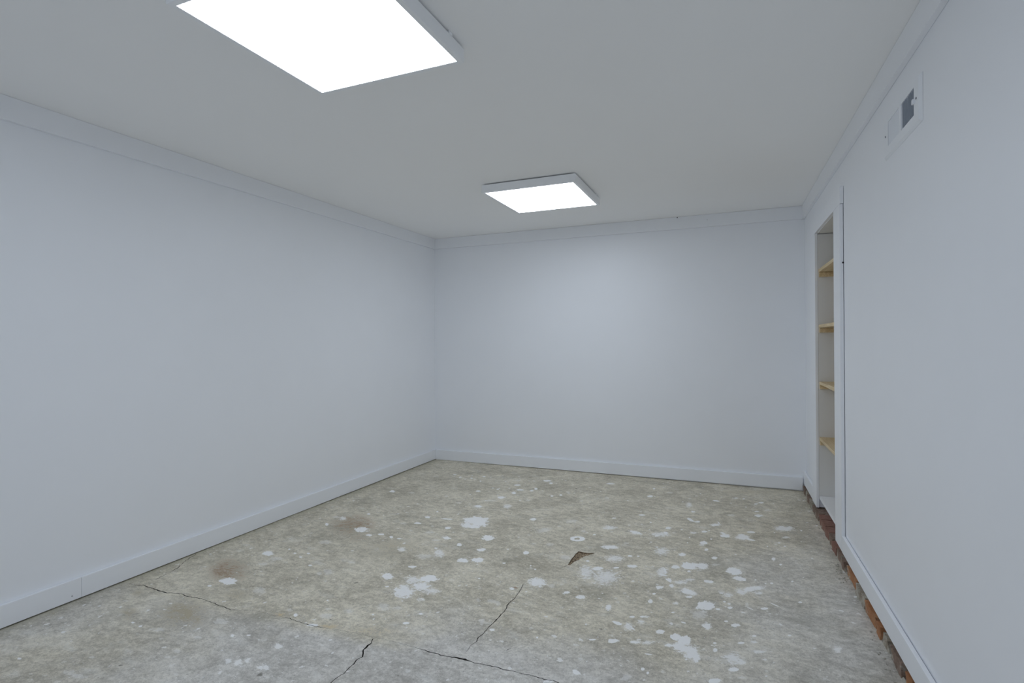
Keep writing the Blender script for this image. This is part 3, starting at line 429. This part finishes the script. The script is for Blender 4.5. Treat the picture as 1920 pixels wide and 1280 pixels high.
fme = bpy.data.meshes.new('floor')
fme.from_pydata(V, [], F)
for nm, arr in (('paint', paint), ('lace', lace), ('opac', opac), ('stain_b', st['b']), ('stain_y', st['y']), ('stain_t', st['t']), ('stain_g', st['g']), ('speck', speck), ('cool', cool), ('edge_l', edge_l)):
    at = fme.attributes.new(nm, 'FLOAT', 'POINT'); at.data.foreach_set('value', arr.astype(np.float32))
fme.polygons.foreach_set('material_index', MI)
fme.update()

m, nt, b = new_mat('worn_concrete'); M['concrete'] = m; n = N(nt)
lowf = n.noise(1.6, 4, 0.62, None, 0.4)
n1 = n.noise(3.6, 7, 0.66, None, 0.5)
n2 = n.noise(19.0, 5, 0.70, n.mapping((1.0, 1.5, 1.0), (0, 0, 0.5)))
fine = n.noise(75.0, 4, 0.75)
grain = n.noise(260.0, 2, 0.75)
mid = n2


def dev(x, k): return n.mul(n.sub(x, 0.5), k)


tv = n.add(n.add(0.5, dev(n1, 1.3)), n.add(dev(n2, 1.5), n.add(dev(fine, 1.3), dev(grain, 1.0))))
tv = n.step(tv, -0.15, 1.15)
warm = n.mix(tv, (0.375, 0.338, 0.258), (0.88, 0.82, 0.68))
coolc = n.mix(tv, (0.395, 0.373, 0.335), (0.83, 0.80, 0.745))
ck = n.math('ADD', n.attr('cool'), dev(lowf, 1.3), True)
c = n.mix(n.step(ck, 0.15, 0.85), warm, coolc)
# dark smudges and pale dusty patches
c = n.mix(n.mul(n.step(n.noise(2.6, 5, 0.68, n.mapping((1, 1, 1), (0, 0, 0), (3.1, 7.7, 0))), 0.54, 0.70), 0.38), c, (0.27, 0.255, 0.20))
c = n.mix(n.mul(n.step(n.noise(6.5, 6, 0.72, n.mapping((1, 1.8, 1), (0, 0, 0.4), (9.1, 1.7, 0))), 0.54, 0.72), 0.42), c, (0.84, 0.83, 0.79))
c = n.mix(n.mul(n.step(n.noise(130, 1, 0.8), 0.60, 0.74), 0.45), c, (0.17, 0.16, 0.135))
# stains
def stain(c, name, colour, k):
    at = n.attr(name)
    f = n.step(n.add(n.add(n.mul(at, 0.55), dev(n1, 2.2)), n.add(dev(n2, 2.6), dev(fine, 1.8))), -0.05, 0.75)
    return n.mix(n.mul(n.mul(f, n.step(at, 0.02, 0.55)), k), c, colour)
c = stain(c, 'stain_y', (0.36, 0.29, 0.155), 0.65)
c = stain(c, 'stain_b', (0.34, 0.225, 0.14), 0.85)
c = stain(c, 'stain_t', (0.62, 0.50, 0.29), 0.80)
c = stain(c, 'stain_g', (0.22, 0.22, 0.16), 0.60)
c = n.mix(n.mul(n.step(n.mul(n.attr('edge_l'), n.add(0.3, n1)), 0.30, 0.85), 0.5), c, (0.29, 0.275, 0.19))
c = n.mix(n.mul(n.step(n.add(n.attr('speck'), n.add(dev(n2, 1.6), dev(fine, 1.4))), 0.35, 0.8), n.mul(n.step(n.attr('speck'), 0.02, 0.2), 0.7)), c, (0.10, 0.09, 0.065))
# stray flecks of paint
wob = n.nt.nodes.new('ShaderNodeVectorMath'); wob.operation = 'MULTIPLY_ADD'
nz = n.nt.nodes.new('ShaderNodeTexNoise'); nz.inputs['Scale'].default_value = 60; nz.inputs['Detail'].default_value = 4
nt.links.new(n.tc, nz.inputs['Vector']); nt.links.new(nz.outputs['Color'], wob.inputs[0])
wob.inputs[1].default_value = (0.03, 0.03, 0.0); nt.links.new(n.tc, wob.inputs[2])
vd, vc = n.voronoi(30.0, wob.outputs[0])
sc = n.sep(vc)
dens = n.step(lowf, 0.40, 0.62)
fl = n.mul(n.step(n.sub(n.mul(sc[0], 0.28), vd), -0.01, 0.03), n.math('GREATER_THAN', n.mul(sc[1], n.add(dens, 0.45)), 0.46))
vd2, vc2 = n.voronoi(75.0, wob.outputs[0])
sc2 = n.sep(vc2)
fl2 = n.mul(n.step(n.sub(n.mul(sc2[0], 0.30), vd2), 0.0, 0.05), n.math('GREATER_THAN', n.mul(sc2[1], n.add(dens, 0.45)), 0.54))
flk = n.math('MAXIMUM', n.mul(fl, n.add(0.25, n.mul(sc[2], 0.5))), n.mul(fl2, 0.55))
# splats
nA = n.noise(30, 5, 0.68); nB = n.noise(58, 4, 0.75, n.mapping((1, 1.6, 1), (0, 0, 0.3)))
pv = n.add(n.attr('paint'), n.add(dev(nA, 2.3), dev(nB, 0.9)))
pv = n.sub(pv, n.mul(n.attr('lace'), n.add(0.15, dev(nB, 8.0))))
pm = n.mul(n.step(pv, 0.0, 0.08), n.attr('opac'))
pm = n.mul(pm, n.sub(1.0, n.mul(n.step(fine, 0.54, 0.66), 0.22)))
halo = n.mul(n.step(n.add(n.attr('paint'), n.add(dev(nB, 4.0), dev(n1, 1.5))), -0.30, 0.6), n.mul(n.attr('opac'), 0.30))
pm = n.math('MAXIMUM', pm, n.math('MAXIMUM', flk, halo))
c = n.mix(pm, c, (0.95, 0.94, 0.92))
nt.links.new(c, b.inputs['Base Color'])
b.inputs['Roughness'].default_value = 0.78; b.inputs['Specular IOR Level'].default_value = 0.3
nt.links.new(n.bump(n.noise(60.0, 4, 0.75), 0.45, 0.004), b.inputs['Normal'])

M['crackfill'] = plain_mat('crack_dirt', (0.045, 0.04, 0.032), 0.95, 0, 0.02, 60)
m, nt, b = new_mat('broken_aggregate'); M['aggregate'] = m; n = N(nt)
vd, vc = n.voronoi(190.0); s3 = n.sep(vc)
c = n.mix(s3[0], (0.22, 0.145, 0.08), (0.72, 0.58, 0.40))
c = n.mix(n.step(vd, 0.45, 0.7), c, (0.09, 0.06, 0.035))
nt.links.new(c, b.inputs['Base Color']); b.inputs['Roughness'].default_value = 0.9
nt.links.new(n.bump(vd, 0.8, 0.006), b.inputs['Normal'])
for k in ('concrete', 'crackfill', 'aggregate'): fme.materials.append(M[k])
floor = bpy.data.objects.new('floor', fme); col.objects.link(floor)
tag(floor, 'worn grey concrete floor with cracks and white paint splatters', 'floor', kind='structure')

# ------------------------------------------------------------------ walls and ceiling
mb = MB(); mb.box(XL - 0.1, 0.95, YR - 0.1, YB + 0.1, H, H + 0.1)
tag(mb.build('ceiling', M['ceiling']), 'smooth white painted ceiling', 'ceiling', kind='structure')
mb = MB(); mb.box(XL - 0.1, XL, YR - 0.1, YB + 0.1, -0.03, H)
tag(mb.build('wall_left', M['wall']), 'long plain white wall on the left', 'wall', kind='structure')
mb = MB(); mb.box(XL, 0.95, YB, YB + 0.1, -0.03, H)
tag(mb.build('wall_back', M['wall']), 'plain white wall at the far end of the room', 'wall', kind='structure')
mb = MB()                                     # wall behind the viewpoint; its wide opening is added to let fill light in
mb.box(XL, DX0, YR - 0.1, YR, -0.03, H); mb.box(DX1, 0.95, YR - 0.1, YR, -0.03, H); mb.box(DX0, DX1, YR - 0.1, YR, DZ1, H)
tag(mb.build('wall_rear', M['wall']), 'white wall behind the viewpoint with a wide opening added to let in fill light', 'wall', kind='structure')

# right wall: drywall over a brick footing, with the shelf niche and vent cut out
NY0, NY1, NZ1 = 3.290, 3.920, 1.787          # niche opening
VY0, VY1, VZ0, VZ1 = 1.995, 2.330, 1.790, 1.895   # duct opening
ZB = 0.052
ys = [YR, VY0, VY1, NY0 - 0.016, NY1 + 0.016, YB]
zs = [ZB, VZ0, NZ1 + 0.016, VZ1, H]
mb = MB()
c0, c1 = CW, CW + 0.10


def solid(i, j):
    if i < 0 or j < 0 or i >= len(ys) - 1 or j >= len(zs2) - 1: return False
    y = (ys[i] + ys[i + 1]) / 2; z = (zs2[j] + zs2[j + 1]) / 2
    if VY0 < y < VY1 and VZ0 < z < VZ1: return False
    if NY0 - 0.016 < y < NY1 + 0.016 and z < NZ1 + 0.016: return False
    return True


zs2 = sorted(zs)
for i in range(len(ys) - 1):
    for j in range(len(zs2) - 1):
        if not solid(i, j): continue
        ya, yb, za, zb = ys[i], ys[i + 1], zs2[j], zs2[j + 1]
        mb.quad(rw(c0, ya, za), rw(c0, yb, za), rw(c0, yb, zb), rw(c0, ya, zb))
        mb.quad(rw(c1, ya, za), rw(c1, ya, zb), rw(c1, yb, zb), rw(c1, yb, za))
        if not solid(i - 1, j): mb.quad(rw(c0, ya, za), rw(c0, ya, zb), rw(c1, ya, zb), rw(c1, ya, za))
        if not solid(i + 1, j): mb.quad(rw(c0, yb, za), rw(c1, yb, za), rw(c1, yb, zb), rw(c0, yb, zb))
        if not solid(i, j - 1): mb.quad(rw(c0, ya, za), rw(c1, ya, za), rw(c1, yb, za), rw(c0, yb, za))
        if not solid(i, j + 1): mb.quad(rw(c0, ya, zb), rw(c0, yb, zb), rw(c1, yb, zb), rw(c1, ya, zb))
wall_right = mb.build('wall_right', M['wall'])
tag(wall_right, 'white wall on the right raised on a low course of old bricks', 'wall', kind='structure')

# brick course under the right wall
heads = []
y = 4.495
while y > 3.16:
    heads.append((y - 0.1165, y)); y -= 0.1165
bounds = [heads[-1][0], 3.085, 3.0, 2.79, 2.615, 2.45, 2.365, 2.275, 2.12, 2.03, 1.83, 1.72, 1.52, 1.42, 1.22]
heads += [(b_, a_) for a_, b_ in zip(bounds[:-1], bounds[1:])]
cols = ['brick_brown', 'brick_grey', 'brick_brown', 'brick_grey', 'brick_brown', 'brick_brown', 'brick_red', 'brick_red', 'brick_red', 'brick_brown', 'brick_red', 'brick_brown',
        'brick_grey', 'brick_brown', 'brick_orange', 'brick_grey', 'brick_orange', 'brick_orange', 'brick_grey', 'brick_brown', 'brick_orange', 'brick_red', 'brick_grey', 'brick_red', 'brick_brown', 'brick_grey', 'brick_red']
bmesh_cache = {}


def brick_mesh(length, variant, matname):
    key = (round(length, 2), variant, matname)
    if key in bmesh_cache: return bmesh_cache[key]
    r = random.Random(hash((round(length, 2), variant)) & 0xffff)
    bm = bmesh.new()
    bmesh.ops.create_cube(bm, size=1.0)
    for v in bm.verts:
        v.co = Vector((v.co.x * 0.19 + 0.095, v.co.y * length, v.co.z * 0.057 + 0.0285))
    bmesh.ops.subdivide_edges(bm, edges=bm.edges[:], cuts=1, use_grid_fill=True)
    for v in bm.verts:
        v.co += Vector((r.uniform(-0.0035, 0.0035), r.uniform(-0.003, 0.003), r.uniform(-0.003, 0.0025)))
    me = bpy.data.meshes.new('brick'); bm.to_mesh(me); bm.free()
    me.materials.append(M[matname]); bmesh_cache[key] = me
    return me


br = random.Random(11)
for i, (ya, yb) in enumerate(heads):
    gap = 0.021 if yb > 3.1 else 0.022 + 0.012 * br.random()
    me = brick_mesh(yb - ya - gap, i % 3, cols[i % len(cols)])
    o = bpy.data.objects.new('brick', me); col.objects.link(o); o.parent = wall_right
    o.location = rw(0.466 + br.uniform(-0.005, 0.009), (ya + yb) / 2, -0.010 + br.uniform(-0.003, 0.002))
    o.rotation_euler = (br.uniform(-0.02, 0.02), br.uniform(-0.02, 0.02), 0.022 + br.uniform(-0.03, 0.03))
# recessed mortar between and in front of the bricks
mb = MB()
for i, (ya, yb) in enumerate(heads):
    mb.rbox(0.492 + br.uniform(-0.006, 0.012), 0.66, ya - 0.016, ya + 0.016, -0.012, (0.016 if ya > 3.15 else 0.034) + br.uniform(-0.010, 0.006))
tag(mb.build('mortar_joint', M['joint'], wall_right), 'crumbly dirty mortar set back between the bricks, recess shade in its colour')
bm = bmesh.new()
NS = 260; prof = 6
rows = []
for i in range(NS + 1):
    y = 4.49 - (4.49 - 1.25) * i / NS
    row = []
    wd = 0.010 + 0.016 * max(0, mnoise.noise(Vector((0.2, y * 9, 0)))) + 0.008 * max(0, mnoise.noise(Vector((7.2, y * 31, 0))))
    ht = 0.004 + 0.010 * max(0, mnoise.noise(Vector((3.2, y * 13, 0)))) + 0.006 * max(0, mnoise.noise(Vector((9.2, y * 41, 0))))
    for k in range(prof + 1):
        s = k / prof
        row.append(bm.verts.new(rw(0.474 - wd * s, y, -0.002 + ht * (1 - s) ** 1.5 + 0.0015 * mnoise.noise(Vector((s * 6, y * 60, 2))))))
    rows.append(row)
for a, c_ in zip(rows[:-1], rows[1:]):
    for k in range(prof): bm.faces.new((a[k], a[k + 1], c_[k + 1], c_[k]))
bmesh.ops.recalc_face_normals(bm, faces=bm.faces)
me = bpy.data.meshes.new('mortar_fillet'); bm.to_mesh(me); bm.free(); me.materials.append(M['mortar'])
o = bpy.data.objects.new('mortar_fillet', me); col.objects.link(o); o.parent = wall_right
o['label'] = 'rough mortar squeezed out along the foot of the bricks'

# ------------------------------------------------------------------ baseboards
BH = 0.0912


def board_lr(mb, x0, x1, y0, y1, z0, z1): mb.box(x0, x1, y0, y1, z0, z1)


bl = empty('baseboard_left', (XL, 2.0, 0.0))
tag(bl, 'white baseboard along the left wall, joined from two boards', 'baseboard', kind='structure')
mb = MB(); mb.box(XL + 0.001, XL + TB, YR, 1.4685, 0.0055, BH + 0.002); mb.build('board', M['trim'], bl, 0.0012)
mb = MB(); mb.box(XL + 0.001, XL + TB - 0.0006, 1.4700, YB, 0.005, BH + 0.001); o = mb.build('board', M['trim'], bl, 0.0012)
mb = MB(); mb.disc((XL + TB + 0.0004, 1.432, 0.026), (-1, 0, 0), 0.0022, 0.003); mb.build('nail_head', M['screw'], bl)

mb = MB()
xa, xb = XL + TB, 0.431
za, zb = 0.000, 0.012
mb.hexa([(xa, YB - TB, za), (xb, YB - TB, zb), (xb, YB - 0.001, zb), (xa, YB - 0.001, za),
         (xa, YB - TB, za + BH), (xb, YB - TB, zb + BH), (xb, YB - 0.001, zb + BH), (xa, YB - 0.001, za + BH)])
tag(mb.build('baseboard_back', M['trim'], None, 0.0012, (-1.1, YB, 0)), 'white baseboard along the far wall, lifting off the floor at its right end', 'baseboard', kind='structure')

mb = MB()
mb.rbox(CF, CW - 0.0035, YR, 3.118, 0.058, 0.139)
tag(mb.build('baseboard_right', M['trim'], None, 0.0015, rw(CF, 1.5, 0.058)), 'white baseboard in the right foreground held above the bricks', 'baseboard', kind='structure')
mb = MB(); mb.rbox(CF, CW - 0.002, 4.087, YB - 0.001, 0.058, 0.145)
tag(mb.build('baseboard_right', M['trim'], None, 0.0015, rw(CF, 4.3, 0.058)), 'short white baseboard between the shelf niche and the far corner', 'baseboard', kind='structure')

# ------------------------------------------------------------------ flat boards round the ceiling
ZC = H - 0.0969
mb = MB(); mb.box(XL + 0.0005, XL + TB, YR, YB, ZC, H - 0.0008)
tag(mb.build('trim_1', M['trim'], None, 0.001, (XL, 2.0, ZC)), 'flat white board along the top of the left wall', 'trim', kind='structure')
mb = MB(); mb.box(XL + TB, 0.50 + SK * 1.5 - TB, YB - TB, YB - 0.0005, ZC, H - 0.0008)
t2 = mb.build('trim_2', M['trim'], None, 0.001, (-1.1, YB, ZC))
tag(t2, 'flat white board along the top of the far wall', 'trim', kind='structure')
mb = MB(); mb.disc((-0.442, YB - TB - 0.0015, 2.094), (0, 1, 0), 0.0042, 0.004); mb.build('screw_head', M['dark'], t2)
mb = MB(); mb.disc((-0.218, YB - TB - 0.0005, 2.056), (0, 1, 0), 0.0022, 0.002); mb.build('nail_head', M['screw'], t2)
mb = MB(); mb.rbox(CW - 0.019, CW - 0.0005, YR, YB, ZC, H - 0.0008)
tag(mb.build('trim_3', M['trim'], None, 0.001, rw(CW, 2.0, ZC)), 'flat white board along the top of the right wall', 'trim', kind='structure')

# ------------------------------------------------------------------ face frame round the niche
ff = empty('trim_4', rw(CF, 3.6, 0.06))
tag(ff, 'white board frame around the shelf niche in the right wall', 'trim', kind='structure')
SB = CW - 0.0025
mb = MB(); mb.rbox(CF, SB, 3.125, NY0, 0.060, 1.7895); mb.build('stile', M['trim'], ff, 0.0012)
mb = MB(); mb.rbox(CF, SB, NY1, 4.085, 0.052, 1.7895); mb.build('stile', M['trim'], ff, 0.0012)
mb = MB(); mb.rbox(CF + 0.001, SB + 0.0015, 3.121, 4.085, 1.7915, 1.877); mb.build('header_board', M['trim'], ff, 0.0012)
mb = MB(); mb.disc(rw(CF + 0.014, 3.1248, 1.497), (0, 1, 0), 0.0045, 0.003); mb.build('nail_hole', M['dark'], ff)

# ------------------------------------------------------------------ recessed shelves
CB = CW + 0.285
su = empty('recessed_shelf_unit', rw(CW, 3.6, 0.1))
tag(su, 'narrow recessed shelf unit with raw pine shelves in the right wall', 'shelf unit')
PY0, PY1 = NY0 - 0.001, NY1 + 0.0012
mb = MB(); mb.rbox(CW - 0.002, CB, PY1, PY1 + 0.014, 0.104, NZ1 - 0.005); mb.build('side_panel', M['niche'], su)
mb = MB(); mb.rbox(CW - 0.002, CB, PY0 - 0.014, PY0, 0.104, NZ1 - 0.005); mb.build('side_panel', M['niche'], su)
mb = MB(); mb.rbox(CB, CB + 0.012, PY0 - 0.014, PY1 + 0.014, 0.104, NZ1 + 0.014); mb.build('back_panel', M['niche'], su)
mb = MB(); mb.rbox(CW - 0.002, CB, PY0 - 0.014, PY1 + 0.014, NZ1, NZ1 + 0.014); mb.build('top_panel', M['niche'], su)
mb = MB(); mb.rbox(CW, CB, PY0, PY1 - 0.002, 0.108, 0.1265); mb.build('bottom_panel', M['trim'], su, 0.001)
for k, (z0, split) in enumerate(((1.541, None), (1.190, None), (0.834, 3.61), (0.480, None))):
    z1 = z0 + 0.0195
    if split:
        mb = MB(); mb.rbox(CW + 0.003, CB - 0.002, split + 0.002, PY1 - 0.001, z0 - 0.001, z1 - 0.003); s = mb.build('shelf', M['pine'], su, 0.0008)
        mb = MB(); mb.rbox(CW + 0.001, CB - 0.002, PY0 + 0.001, split, z0 - 0.001, z1 + 0.001)
        o = mb.build('shelf_board', M['pine'], su, 0.0008)
    else:
        mb = MB(); mb.rbox(CW + 0.002, CB - 0.002, PY0 + 0.001, PY1 - 0.001, z0, z1); mb.build('shelf', M['pine'], su, 0.0008)
    for ya, yb in ((PY1 - 0.019, PY1), (PY0, PY0 + 0.019)):
        mb = MB(); mb.rbox(CW + 0.004, CB - 0.004, ya, yb, z0 - 0.030, z0 - 0.0015); mb.build('cleat', M['pine'], su, 0.0006)

# ------------------------------------------------------------------ wall vent
vt = empty('wall_vent', rw(CW, 2.163, 1.765))
tag(vt, 'white metal air vent with upright fins high on the right wall', 'vent')
VF = CW - 0.0085
fy0, fy1, fz0, fz1 = 1.966, 2.362, 1.766, 1.912
oy0, oy1, oz0, oz1 = 2.020, 2.303, 1.802, 1.888
mb = MB()
sl = 0.012
def ring(ca, ya0, ya1, za0, za1, cb, yb0, yb1, zb0, zb1):
    A = [(ca, ya0, za0), (ca, ya1, za0), (ca, ya1, za1), (ca, ya0, za1)]
    B = [(cb, yb0, zb0), (cb, yb1, zb0), (cb, yb1, zb1), (cb, yb0, zb1)]
    for i in range(4):
        j = (i + 1) % 4
        mb.quad(rw(*A[i]), rw(*A[j]), rw(*B[j]), rw(*B[i]))
ring(CW - 0.0004, fy0, fy1, fz0, fz1, VF, fy0 + sl, fy1 - sl, fz0 + sl * 0.6, fz1 - sl * 0.6)
ring(VF, fy0 + sl, fy1 - sl, fz0 + sl * 0.6, fz1 - sl * 0.6, VF, oy0, oy1, oz0, oz1)
ring(VF, oy0, oy1, oz0, oz1, VF + 0.016, oy0, oy1, oz0, oz1)
mb.rbox(VF, VF + 0.004, 2.151, 2.170, oz0, oz1)
mb.build('frame', M['vent'], vt)
mb = MB()
mb.quad(rw(CW + 0.06, VY0, VZ0), rw(CW + 0.06, VY1, VZ0), rw(CW + 0.06, VY1, VZ1), rw(CW + 0.06, VY0, VZ1))
dk = CW + 0.0095
for a_, b_, c_, d_ in (((dk, VY0, VZ0), (dk, VY1, VZ0), (CW + 0.06, VY1, VZ0), (CW + 0.06, VY0, VZ0)), ((dk, VY0, VZ1), (dk, VY1, VZ1), (CW + 0.06, VY1, VZ1), (CW + 0.06, VY0, VZ1)),
                       ((dk, VY0, VZ0), (dk, VY0, VZ1), (CW + 0.06, VY0, VZ1), (CW + 0.06, VY0, VZ0)), ((dk, VY1, VZ0), (dk, VY1, VZ1), (CW + 0.06, VY1, VZ1), (CW + 0.06, VY1, VZ0))):
    mb.quad(rw(*[a + s for a, s in zip(a_, (0, 0.001 if a_[1] == VY0 else -0.001, 0.001 if a_[2] == VZ0 else -0.001))]),
            rw(*[a + s for a, s in zip(b_, (0, 0.001 if b_[1] == VY0 else -0.001, 0.001 if b_[2] == VZ0 else -0.001))]),
            rw(*[a + s for a, s in zip(c_, (0, 0.001 if c_[1] == VY0 else -0.001, 0.001 if c_[2] == VZ0 else -0.001))]),
            rw(*[a + s for a, s in zip(d_, (0, 0.001 if d_[1] == VY0 else -0.001, 0.001 if d_[2] == VZ0 else -0.001))]))
mb.build('duct', M['duct'], vt)
NF = 10
for bank, (ya, yb, lean) in enumerate(((oy0, 2.151, -1), (2.170, oy1, 1))):
    for i in range(NF):
        yc = ya + (yb - ya) * (i + 0.5) / NF
        dy = lean * 0.0075
        mb = MB()
        f0, f1 = VF + 0.0012, VF + 0.0145
        t = 0.0006
        mb.hexa([rw(f0, yc + dy - t, oz0), rw(f1, yc - dy - t, oz0), rw(f1, yc - dy + t, oz0), rw(f0, yc + dy + t, oz0),
                 rw(f0, yc + dy - t, oz1), rw(f1, yc - dy - t, oz1), rw(f1, yc - dy + t, oz1), rw(f0, yc + dy + t, oz1)])
        mb.build('fin', M['fin'] if bank == 0 else M['vent'], vt)
mb = MB(); mb.rbox(VF - 0.006, VF + 0.002, 2.010, 2.0235, 1.834, 1.850); mb.build('damper_lever', M['vent'], vt, 0.002)
for yy in (1.996, 2.333):
    mb = MB(); mb.disc(rw(VF - 0.0015, yy, 1.845), (1, 0, 0), 0.0035, 0.003); mb.build('screw', M['screw'], vt)

# ------------------------------------------------------------------ ceiling lights
def ceiling_light(cx, cy, label):
    S = 0.302; zb, zt = 2.045, 2.0925
    L = empty('ceiling_light', (cx, cy, zb))
    tag(L, label, 'light', 'square ceiling lights')
    mb = MB(); lip = 0.018
    # four sides with a thin bottom lip, slightly rounded
    for a in range(4):
        ca, sa = round(math.cos(a * math.pi / 2)), round(math.sin(a * math.pi / 2))
        def T(x, y, z): return (cx + x * ca - y * sa, cy + x * sa + y * ca, z)
        mb.hexa([T(-S, -S, zb), T(S, -S, zb), T(S - lip, -S + lip, zb), T(-S + lip, -S + lip, zb),
                 T(-S, -S, zt), T(S, -S, zt), T(S - lip, -S + lip, zt), T(-S + lip, -S + lip, zt)])
    mb.build('frame', M['frame'], L, 0.0015)
    # pan behind the diffuser, short of the ceiling
    mb = MB(); mb.box(cx - S + lip - 0.0005, cx + S - lip + 0.0005, cy - S + lip - 0.0005, cy + S - lip + 0.0005, zb + 0.0061, zt - 0.004); mb.box(cx - S + 0.09, cx + S - 0.09, cy - S + 0.09, cy + S - 0.09, zt - 0.004, H - 0.001); mb.build('back_pan', M['frame'], L)
    e = S - lip + 0.0005
    mb = MB(); mb.box(cx - e, cx + e, cy - e, cy + e, zb + 0.0015, zb + 0.006); mb.build('diffuser', M['diffuser'], L)
    mb = MB(); mb.box(cx + S - 0.004, cx + S + 0.0025, cy + S - 0.105, cy + S - 0.085, zt - 0.003, H - 0.001); mb.build('mounting_clip', M['frame'], L)
    return L


ceiling_light(-1.142, 1.312, 'lit square ceiling light nearest the viewer, cut off by the picture top')
ceiling_light(-1.172, 3.360, 'lit square ceiling light near the far wall')

# ------------------------------------------------------------------ crumbs at the foot of the bricks
bm = bmesh.new(); cr = random.Random(3)
for i in range(90):
    y = 3.02 + abs(cr.gauss(0, 0.09)) * cr.choice((-1, 1)) if i < 36 else cr.uniform(1.9, 4.4)
    p = rw(0.452 - abs(cr.gauss(0, 0.014 if i < 36 else 0.008)), y, 0.002); s = cr.uniform(0.001, 0.0032)
    bmesh.ops.create_icosphere(bm, subdivisions=1, radius=s, matrix=Matrix.Translation(p) @ Matrix.Diagonal((cr.uniform(.7, 1.6), cr.uniform(.7, 1.6), cr.uniform(.5, 1), 1)))
me = bpy.data.meshes.new('mortar_crumbs'); bm.to_mesh(me); bm.free(); me.materials.append(M['mortar'])
o = bpy.data.objects.new('mortar_crumbs', me); col.objects.link(o)
tag(o, 'loose mortar crumbs on the concrete along the bricks', 'debris', kind='stuff')
for o in bpy.data.objects:
    if '_base' in o: del o['_base']
